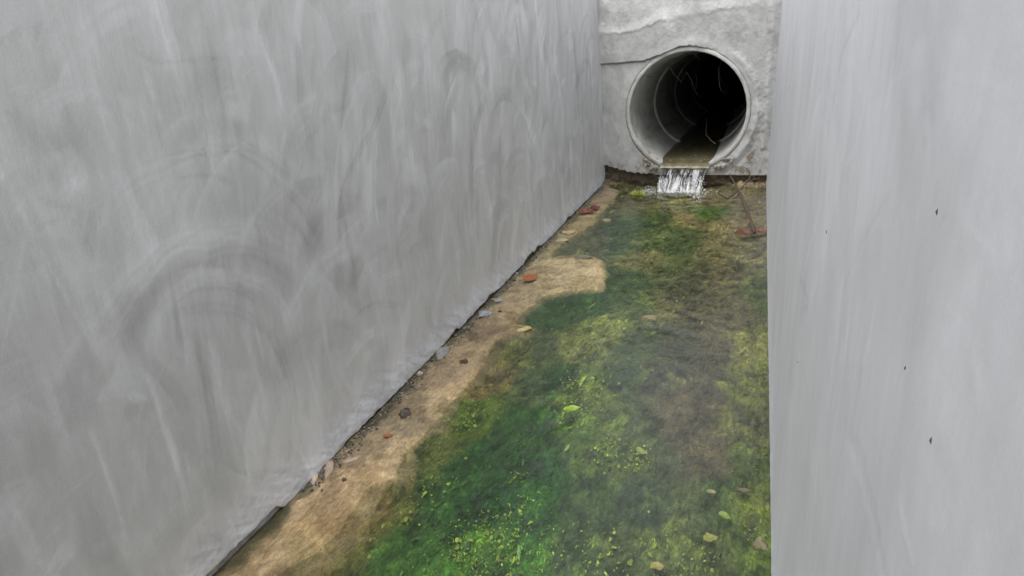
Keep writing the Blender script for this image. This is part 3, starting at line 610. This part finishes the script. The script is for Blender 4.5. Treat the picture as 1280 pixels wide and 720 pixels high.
for _ in range(4200):
    y = .95+(D-1.2)*rng.random()**1.4; x = rng.uniform(.1, W-.01); c, s_ = floor_c(x, y)
    if s_ > -.02 or float(fbm(np.array([x*7.]), np.array([y*5.]), 3, .5, 88.)[0]) < -.05+.2*rng.random(): continue
    rb = min(.006, .0014*math.exp(rng.normal(0, .55)))*(.6+.28*y); aa_ = np.linspace(0, 6.283, 9)[:-1]; rr_ = rb*rng.uniform(.35, 1.3, 8); z = floor_z(x, y)+.003+.010*rng.random(); tl = rng.normal(0, .4, 2); st_ = rng.uniform(1.2, 4.); wn = rng.normal(0, .5)
    ex = rr_*np.cos(aa_); ey = st_*rr_*np.sin(aa_); ring = np.stack([x+ex+wn*ey*.4, y+ey, z+tl[0]*ex+tl[1]*ey*.5], 1); ring[:, 0] = np.minimum(ring[:, 0], W-.003)
    k_ = rng.choice([.35, 1.5, 2.4, 3.2], p=[.35, .35, .22, .08]); V.append(np.vstack([ring, [[x, y, z+.2*rb]]])); Cc.append(np.broadcast_to(np.clip((.75*c+.25*c.mean())*k_*np.array([1.08, 1, .8]), .004, .30), (9, 3)))
    for e_ in range(0, 8, 2): Q.append((nv+e_, nv+e_+1, nv+(e_+2) % 8, nv+8))
    nv += 9
al_ = link('algae', mesh('algae', np.concatenate(V), np.array(Q), np.concatenate(Cc)), M_algae); tag(al_, kind='stuff')

# grit and crumbs of mortar along the foot of the left wall and below the headwall
mb = MB()
for k in range(1900):
    if k < 1500: y = 1.2+(D-1.2)*rng.random()**1.2; x = abs(rng.normal(0, .026))+.001
    else: y = D-abs(rng.normal(0, .05))-.0; x = rng.uniform(.0, .40) if rng.random() < .6 else rng.uniform(.75, W)
    sz = rng.uniform(.0015, .0050)*(1 if rng.random() < .93 else 1.8); g_ = rng.choice([.06, .12, .22, .34], p=[.30, .25, .25, .2])
    mb.add(np.array([x, y, floor_z(x, y)+sz*.3])+ICO*sz*rng.uniform(.5, 1.2, (12, 1))*np.array([1, 1, .7]), IFS, (g_, g_*.88, g_*.7))
tag(mb.build('grit', M_stone, smooth=False), kind='stuff')

# ------------------------------------------------------------------ loose things on the floor
def put(o, x, y, z, rz=0, rx=0, ry=0): o.location = (x, y, z); o.rotation_euler = (rx, ry, rz)
def stone(u, v, sx, sy, sz, c, label, cat='stone', name='stone', rz=0, group=None, zoff=0., sub=2, rough=.25):
    import bmesh
    bm = bmesh.new(); bmesh.ops.create_icosphere(bm, subdivisions=sub+1, radius=1)
    sd = rng.random()*50
    for vt in bm.verts:
        p = vt.co; k = 1+rough*1.6*float(fbm(np.array([p.x*1.6+sd+p.z]), np.array([p.y*1.6+sd-p.z]), 4, .7)[0])+.35*max(0, abs(math.sin(1.5*math.atan2(p.y, p.x)+sd)))-.2
        q = p*k; vt.co = (q.x*sx, q.y*sy, max(q.z, -.5)*sz)
    me = bpy.data.meshes.new(name); bm.to_mesh(me); bm.free()
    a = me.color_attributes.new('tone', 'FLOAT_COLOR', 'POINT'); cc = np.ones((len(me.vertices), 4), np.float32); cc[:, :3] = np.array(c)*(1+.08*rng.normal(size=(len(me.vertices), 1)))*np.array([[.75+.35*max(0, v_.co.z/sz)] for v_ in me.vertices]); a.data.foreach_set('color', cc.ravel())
    me.polygons.foreach_set('use_smooth', np.full(len(me.polygons), False))
    o = link(name, me, M_stone); p = on_floor(u, v, .02); fz = floor_z(p[0], p[1]); p = on_floor(u, v, fz); put(o, p[0], p[1], fz+sz*.12+zoff, rz); tag(o, label, cat, group); return o
def leaf(u, v, length, width, c, label, rz=0, curl=.3, fold=.25, tilt=0., zoff=.006, stem=True, name='fallen_leaf'):
    n, k = 17, 9; t = np.linspace(0, 1, n); w = np.sin(np.pi*t**.85)**.8*width/2*(1-.25*t)
    T, S_ = np.meshgrid(t, np.linspace(-1, 1, k), indexing='ij'); ww = w[:, None]
    ls = rng.random()*40; x = (T-.5)*length; y = (S_*ww+.10*width*fbm(T*3+ls, S_*1.2, 3))*(1+.45*fbm(T*5+ls, S_*.7+ls, 3))*(1+.06*np.sin(T*40)); z = np.abs(S_)*ww*fold+curl*length*(T-.5)**2+.018*length*np.sin(T*9+S_*2)
    nn = fbm(T*6+rng.random()*30, S_*3, 4); cc = np.array(c)*(1+.30*nn-.25*(np.abs(S_) < .12)+.12*np.abs(np.sin(T*26+np.abs(S_)*5)))[..., None]
    o = link(name, mesh(name, np.stack([x, y, z], -1).reshape(-1, 3), gridq(n, k), cc.reshape(-1, 3)), M_leaf)
    if stem:
        mb = MB(); tt = np.linspace(0, 1, 6); mb.tube(np.stack([-length*.5-tt*length*.28, .04*length*tt**2, .25*curl*length+.003*tt], 1), np.linspace(.0012, .0007, 6), np.array(c)*.45, 5); mb.build('stem', M_twig, o)
    p = on_floor(u, v, .02); fz = max(floor_z(p[0], p[1]), ZW-.018); p = on_floor(u, v, fz+zoff); put(o, p[0], p[1], fz+zoff, rz, tilt, 0)
    tag(o, label, 'leaf', 'fallen leaves'); return o
leaf(663, 348, .105, .050, (.27, .085, .028), 'orange red oval leaf lying alone on the tan silt beside the left wall', rz=1.15, curl=.35, fold=.35, tilt=.35, zoff=.012)
leaf(733, 266, .12, .060, (.15, .042, .026), 'dark red curled leaf at the left wall near the end wall, larger of that pair', rz=.3, curl=.6, fold=.5, tilt=.3)
leaf(743, 262, .09, .05, (.12, .035, .024), 'small folded red leaf tucked behind the curled one at the left wall', rz=1.0, curl=.8, fold=.7, tilt=.5)
leaf(485, 545, .030, .019, (.30, .09, .035), 'tiny rust brown leaf scrap on bare silt near the dark clod', rz=.5, curl=.3, stem=False, zoff=.003)
leaf(930, 291, .10, .055, (.10, .040, .020), 'red brown leaf left of the twig foot at the right wall', rz=.45, curl=.35, tilt=.5, zoff=.018)
leaf(951, 289, .075, .05, (.125, .042, .022), 'reddish leaf right of the twig foot against the right wall', rz=-.35, curl=.25, tilt=.4, zoff=.016)
leaf(888, 673, .034, .030, (.24, .23, .055), 'yellow round leaf under water, lowest of those by the right wall', rz=.6, curl=.2, stem=False, zoff=.004)
leaf(906, 646, .034, .022, (.20, .25, .045), 'lime green split leaf under water above the yellow round one', rz=-.5, curl=.3, fold=.6, stem=False, zoff=.004)
leaf(889, 615, .024, .020, (.24, .21, .08), 'small tan yellow leaf under water, uppermost by the right wall', rz=.1, curl=.2, stem=False, zoff=.004)
leaf(928, 615, .038, .018, (.13, .11, .05), 'curled olive brown leaf under water nearest the right wall', rz=.2, curl=.9, fold=.8, stem=False, zoff=.004)
leaf(715, 513, .055, .026, (.22, .32, .035), 'bright lime curled leaf in the middle of the dark green pool', rz=.5, curl=.6, fold=.8, tilt=.2, stem=False, zoff=.012)
leaf(802, 567, .040, .022, (.22, .24, .06), 'pale yellow hooked leaf in the pool right of the lime one', rz=-.6, curl=1.0, fold=.8, stem=False, zoff=.004)
leaf(822, 709, .032, .026, (.30, .24, .085), 'amber leaf scrap at the bottom edge of the pool', rz=.4, curl=.2, stem=False, zoff=.004)

stone(757, 277, .032, .026, .016, (.44, .34, .25), 'pale pinkish wedge of stone on the silt in front of the red leaves', rz=.4, sub=1)
stone(711, 291, .036, .028, .010, (.40, .31, .18), 'flat tan stone by the left wall below the red leaves', rz=.5)
stone(702, 301, .04, .026, .009, (.33, .29, .21), 'flat grey tan stone by the left wall under the tan one', rz=.9)
stone(728, 322, .045, .03, .009, (.13, .12, .08), 'flat dark wet stone at the pool edge right of the orange leaf', rz=.2)
stone(553, 441, .024, .05, .008, (.22, .22, .205), 'long grey mortar lump at the foot of the left wall', 'mortar lump', 'mortar_lump', rz=.3)
stone(606, 392, .034, .036, .007, (.24, .245, .255), 'blue grey mortar lump on the silt, larger of two by the wall', 'mortar lump', 'mortar_lump', rz=.3, sub=1, rough=.45)
stone(623, 376, .022, .024, .010, (.27, .27, .27), 'small pale mortar lump above the blue grey one', 'mortar lump', 'mortar_lump', sub=1, rough=.45)
stone(505, 519, .018, .016, .012, (.075, .065, .05), 'dark earth clod on the silt beside the tiny rust leaf', 'clod', 'earth_clod', rough=.5)
stone(508, 514, .008, .009, .010, (.05, .043, .035), 'little black crumb touching the dark earth clod', 'clod', 'earth_clod', rough=.5)
stone(580, 453, .014, .012, .010, (.09, .05, .035), 'small dark brown clod further up the silt near the left wall', 'clod', 'earth_clod', rough=.5)
stone(625, 390, .008, .008, .006, (.05, .035, .03), 'tiny black crumb right of the blue grey mortar lump', 'clod', 'earth_clod', rough=.4)
stone(430, 600, .006, .006, .005, (.08, .07, .06), 'tiny dark grit grain on the orange silt below the pink chips', 'clod', 'earth_clod', rough=.4)
stone(441, 574, .030, .011, .003, (.40, .30, .23), 'long pink chip lying off the foot of the left wall', 'chip', 'render_chip', rz=.9, sub=1)
stone(411, 586, .012, .050, .004, (.40, .31, .24), 'pink chip wedged against the foot of the left wall', 'chip', 'render_chip', rz=.45, sub=1)
stone(393, 598, .008, .034, .003, (.44, .34, .27), 'narrow pinkish chip at the wall foot nearest the camera', 'chip', 'render_chip', rz=.5, sub=1)
stone(525, 468, .012, .010, .010, (.42, .35, .28), 'whitish crumb against the wall foot below the long mortar lump', 'chip', 'render_chip', sub=1)
stone(951, 682, .016, .020, .010, (.22, .185, .11), 'pinkish tan stone under water against the right wall', rz=.2)
stone(652, 411, .035, .03, .006, (.36, .29, .13), 'flat ochre stone lying at the tip of the silt spit', rz=.2)
stone(812, 399, .03, .02, .012, (.28, .22, .13), 'tan stone under water right of the straw coloured algae', rz=.2)

# mossy tuft left of the spill
p0 = on_floor(797, 240, .03); mb = MB(); 
for k in range(130):
    a = rng.uniform(0, 6.28); e = rng.uniform(.2, 1.5); L_ = rng.uniform(.022, .055); d = np.array([math.cos(a)*math.cos(e), math.sin(a)*math.cos(e)*.7, math.sin(e)]); b0 = np.array([rng.normal(0, .018), rng.normal(0, .010), 0])
    sd = np.cross(d, [0, 0, 1.]); sd /= np.linalg.norm(sd)+1e-9; w_ = rng.uniform(.003, .007); g_ = rng.uniform(.6, 1.2)
    mb.add([b0-sd*w_*.3, b0+sd*w_*.3, b0+d*L_*.6+sd*w_, b0+d*L_+np.array([0, 0, -.004]), b0+d*L_*.6-sd*w_], [(0, 1, 2, 3, 4)], np.array([.46, .52, .14])*g_)
o = mb.build('moss_tuft', M_algae, smooth=False); o.location = (p0[0], p0[1], max(ZW, floor_z(p0[0], p0[1]))); tag(o, 'small yellow green moss tuft under the end wall, left of the spill', 'plant')

# twig standing at the right wall
def P3(u, v, y): return CAM+ray(u, v)*((y-CAM[1])/ray(u, v)[1])
ft = on_floor(943, 290, .02)
path = [P3(943, 291, ft[1]), P3(938, 275, ft[1]+.14), P3(932, 258, ft[1]+.30), P3(927, 247, ft[1]+.42), P3(924, 238, ft[1]+.50)]
tw = MB(); C = curve_pts(path, 22); tw.tube(C, np.linspace(.0105, .008, 22)*(1+.12*rng.normal(size=22)), (.06, .038, .027), 8)
o = tw.build('dead_twig', M_twig); tag(o, 'thin brown dead twig with forked side shoots leaning by the right wall', 'twig')
top = C[-1]; yb_ = top[1]
def shoot(pts, r, c=(.085, .06, .042)):
    mb = MB(); C = curve_pts([top if p is None else P3(p[0], p[1], yb_+p[2]) for p in pts], 16)+rng.normal(0, .0012, (16, 3)); mb.tube(C, np.linspace(r, r*.45, 16), c, 6); mb.build('side_shoot', M_twig, o)
shoot([None, (920, 231, .05), (914, 222, .09)], .006); shoot([None, (932, 229, .03), (937, 222, .05), (936, 213, .06), (930, 209, .07)], .005)
shoot([None, (918, 241, -.02), (910, 248, -.05), (903, 245, -.07), (897, 241, -.08)], .007, (.07, .045, .03)); shoot([None, (928, 241, -.03), (931, 247, -.08)], .005, (.2, .15, .10))
shoot([(937, 222, .05), (941, 219, .05), (944, 226, .03)], .003)
shoot([(924, 238, 0), (921, 246, -.05), (915, 249, -.07)], .005); shoot([(932, 229, .03), (943, 224, .03), (950, 222, .02)], .003); shoot([(914, 222, .09), (911, 217, .10)], .003, (.12, .085, .06))
# roots hanging in the pipe
def root(pts, r, c, lab, dpt):
    mb = MB(); C = curve_pts([P3(u, v, D+d) for (u, v, d) in pts], 26)+rng.normal(0, .0012, (26, 3)); mb.tube(C, np.linspace(r, r*.4, 26)*.62, c, 6)
    q = mb.build('hanging_root', M_twig); tag(q, lab, 'root', 'dead roots hanging inside the pipe')
rc = (.10, .09, .07)
root([(836, 80, .35), (841, 90, .36), (848, 99, .38), (852, 102, .40)], .006, rc, 'pale hooked root at the upper left inside the pipe mouth', 0)
root([(851, 104, .4), (856, 94, .5), (858, 88, .5)], .004, rc, 'short upright root joining the pale hooked one in the pipe', 0)
root([(858, 90, .6), (864, 100, .65), (868, 112, .7), (873, 120, .7)], .005, rc, 'long drooping root in the middle of the dark pipe', 0)
root([(870, 92, .6), (871, 104, .6), (869, 116, .6)], .003, rc, 'thin straight root beside the drooping one in the pipe', 0)
root([(866, 65, .12), (871, 70, .14), (875, 74, .15)], .004, rc, 'tiny root poking from the crown of the pipe mouth', 0)
root([(808, 95, .2), (814, 96, .22), (819, 98, .25)], .004, rc, 'faint root stub on the left side of the pipe', 0)
root([(898, 84, .5), (899, 100, .5), (901, 112, .5), (908, 116, .5)], .005, (.10, .09, .07), 'dim kinked root at the right of the dark pipe', 0)
pt = [P3(884, 149, D+1.2), P3(883, 160, D+.75), P3(884, 170, D+.5), P3(890, 176, D+.36), P3(894, 180, D+.30)]
mb = MB(); C = curve_pts(pt, 20)+rng.normal(0, .003, (20, 3)); mb.tube(C, np.linspace(.005, .0035, 20), (.12, .095, .065), 6); tag(mb.build('drift_twig', M_twig), 'bent pale twig lying in the brown water inside the pipe', 'twig')

# ------------------------------------------------------------------ ground beyond the walls, one sheet with the channel cut out of it
bx0, bx1, by0, by1, G = -.22, W+.22, -7.0, D+.25, 300.
mb = MB(); zg = H-.03
mb.add([(-G, -G, zg), (G, -G, zg), (G, G, zg), (-G, G, zg), (bx0, by0, zg), (bx1, by0, zg), (bx1, by1, zg), (bx0, by1, zg), (bx0, by0, -.1), (bx1, by0, -.1)],
       [(0, 1, 5, 4), (1, 2, 6, 5), (2, 3, 7, 6), (3, 0, 4, 7), (4, 5, 9, 8)], (.10, .105, .06))
tag(mb.build('ground', M_ground, smooth=False), kind='structure')

# ------------------------------------------------------------------ light: thin overcast
SUN_EL, SUN_AZ = math.radians(70), math.radians(-150)          # azimuth from +Y towards +X
w = bpy.data.worlds.new('World'); sc.world = w; w.use_nodes = True; nt = w.node_tree
sky = nt.nodes.new('ShaderNodeTexSky'); sky.sky_type = 'NISHITA'; sky.sun_disc = False; sky.sun_elevation = SUN_EL; sky.sun_rotation = SUN_AZ; sky.dust_density = 3.
hs = nt.nodes.new('ShaderNodeHueSaturation'); hs.inputs['Saturation'].default_value = .08; hs.inputs['Value'].default_value = 2.35
nt.links.new(sky.outputs[0], hs.inputs['Color']); nt.links.new(hs.outputs[0], nt.nodes['Background'].inputs['Color']); nt.nodes['Background'].inputs['Strength'].default_value = .15
sl = bpy.data.lights.new('sun', 'SUN'); sl.energy = 1.5; sl.angle = math.radians(60); sl.color = (1, .985, .96)
so = bpy.data.objects.new('sun', sl); COL.objects.link(so)
sd = Vector((math.sin(SUN_AZ)*math.cos(SUN_EL), math.cos(SUN_AZ)*math.cos(SUN_EL), math.sin(SUN_EL)))
so.rotation_euler = sd.to_track_quat('Z', 'Y').to_euler()

cd = bpy.data.cameras.new('camera'); cam = bpy.data.objects.new('camera', cd); COL.objects.link(cam)
cd.sensor_width = 36; cd.lens = F/1280*36; cd.clip_start = .01; cd.clip_end = 1000
mw = Matrix.Identity(4)
for i in range(3): mw[i][0] = RT[i]; mw[i][1] = UP[i]; mw[i][2] = -fw[i]; mw[i][3] = CAM[i]
cam.matrix_world = mw; sc.camera = cam
sc.view_settings.view_transform = 'Standard'; sc.view_settings.look = 'None'; sc.view_settings.exposure = 0
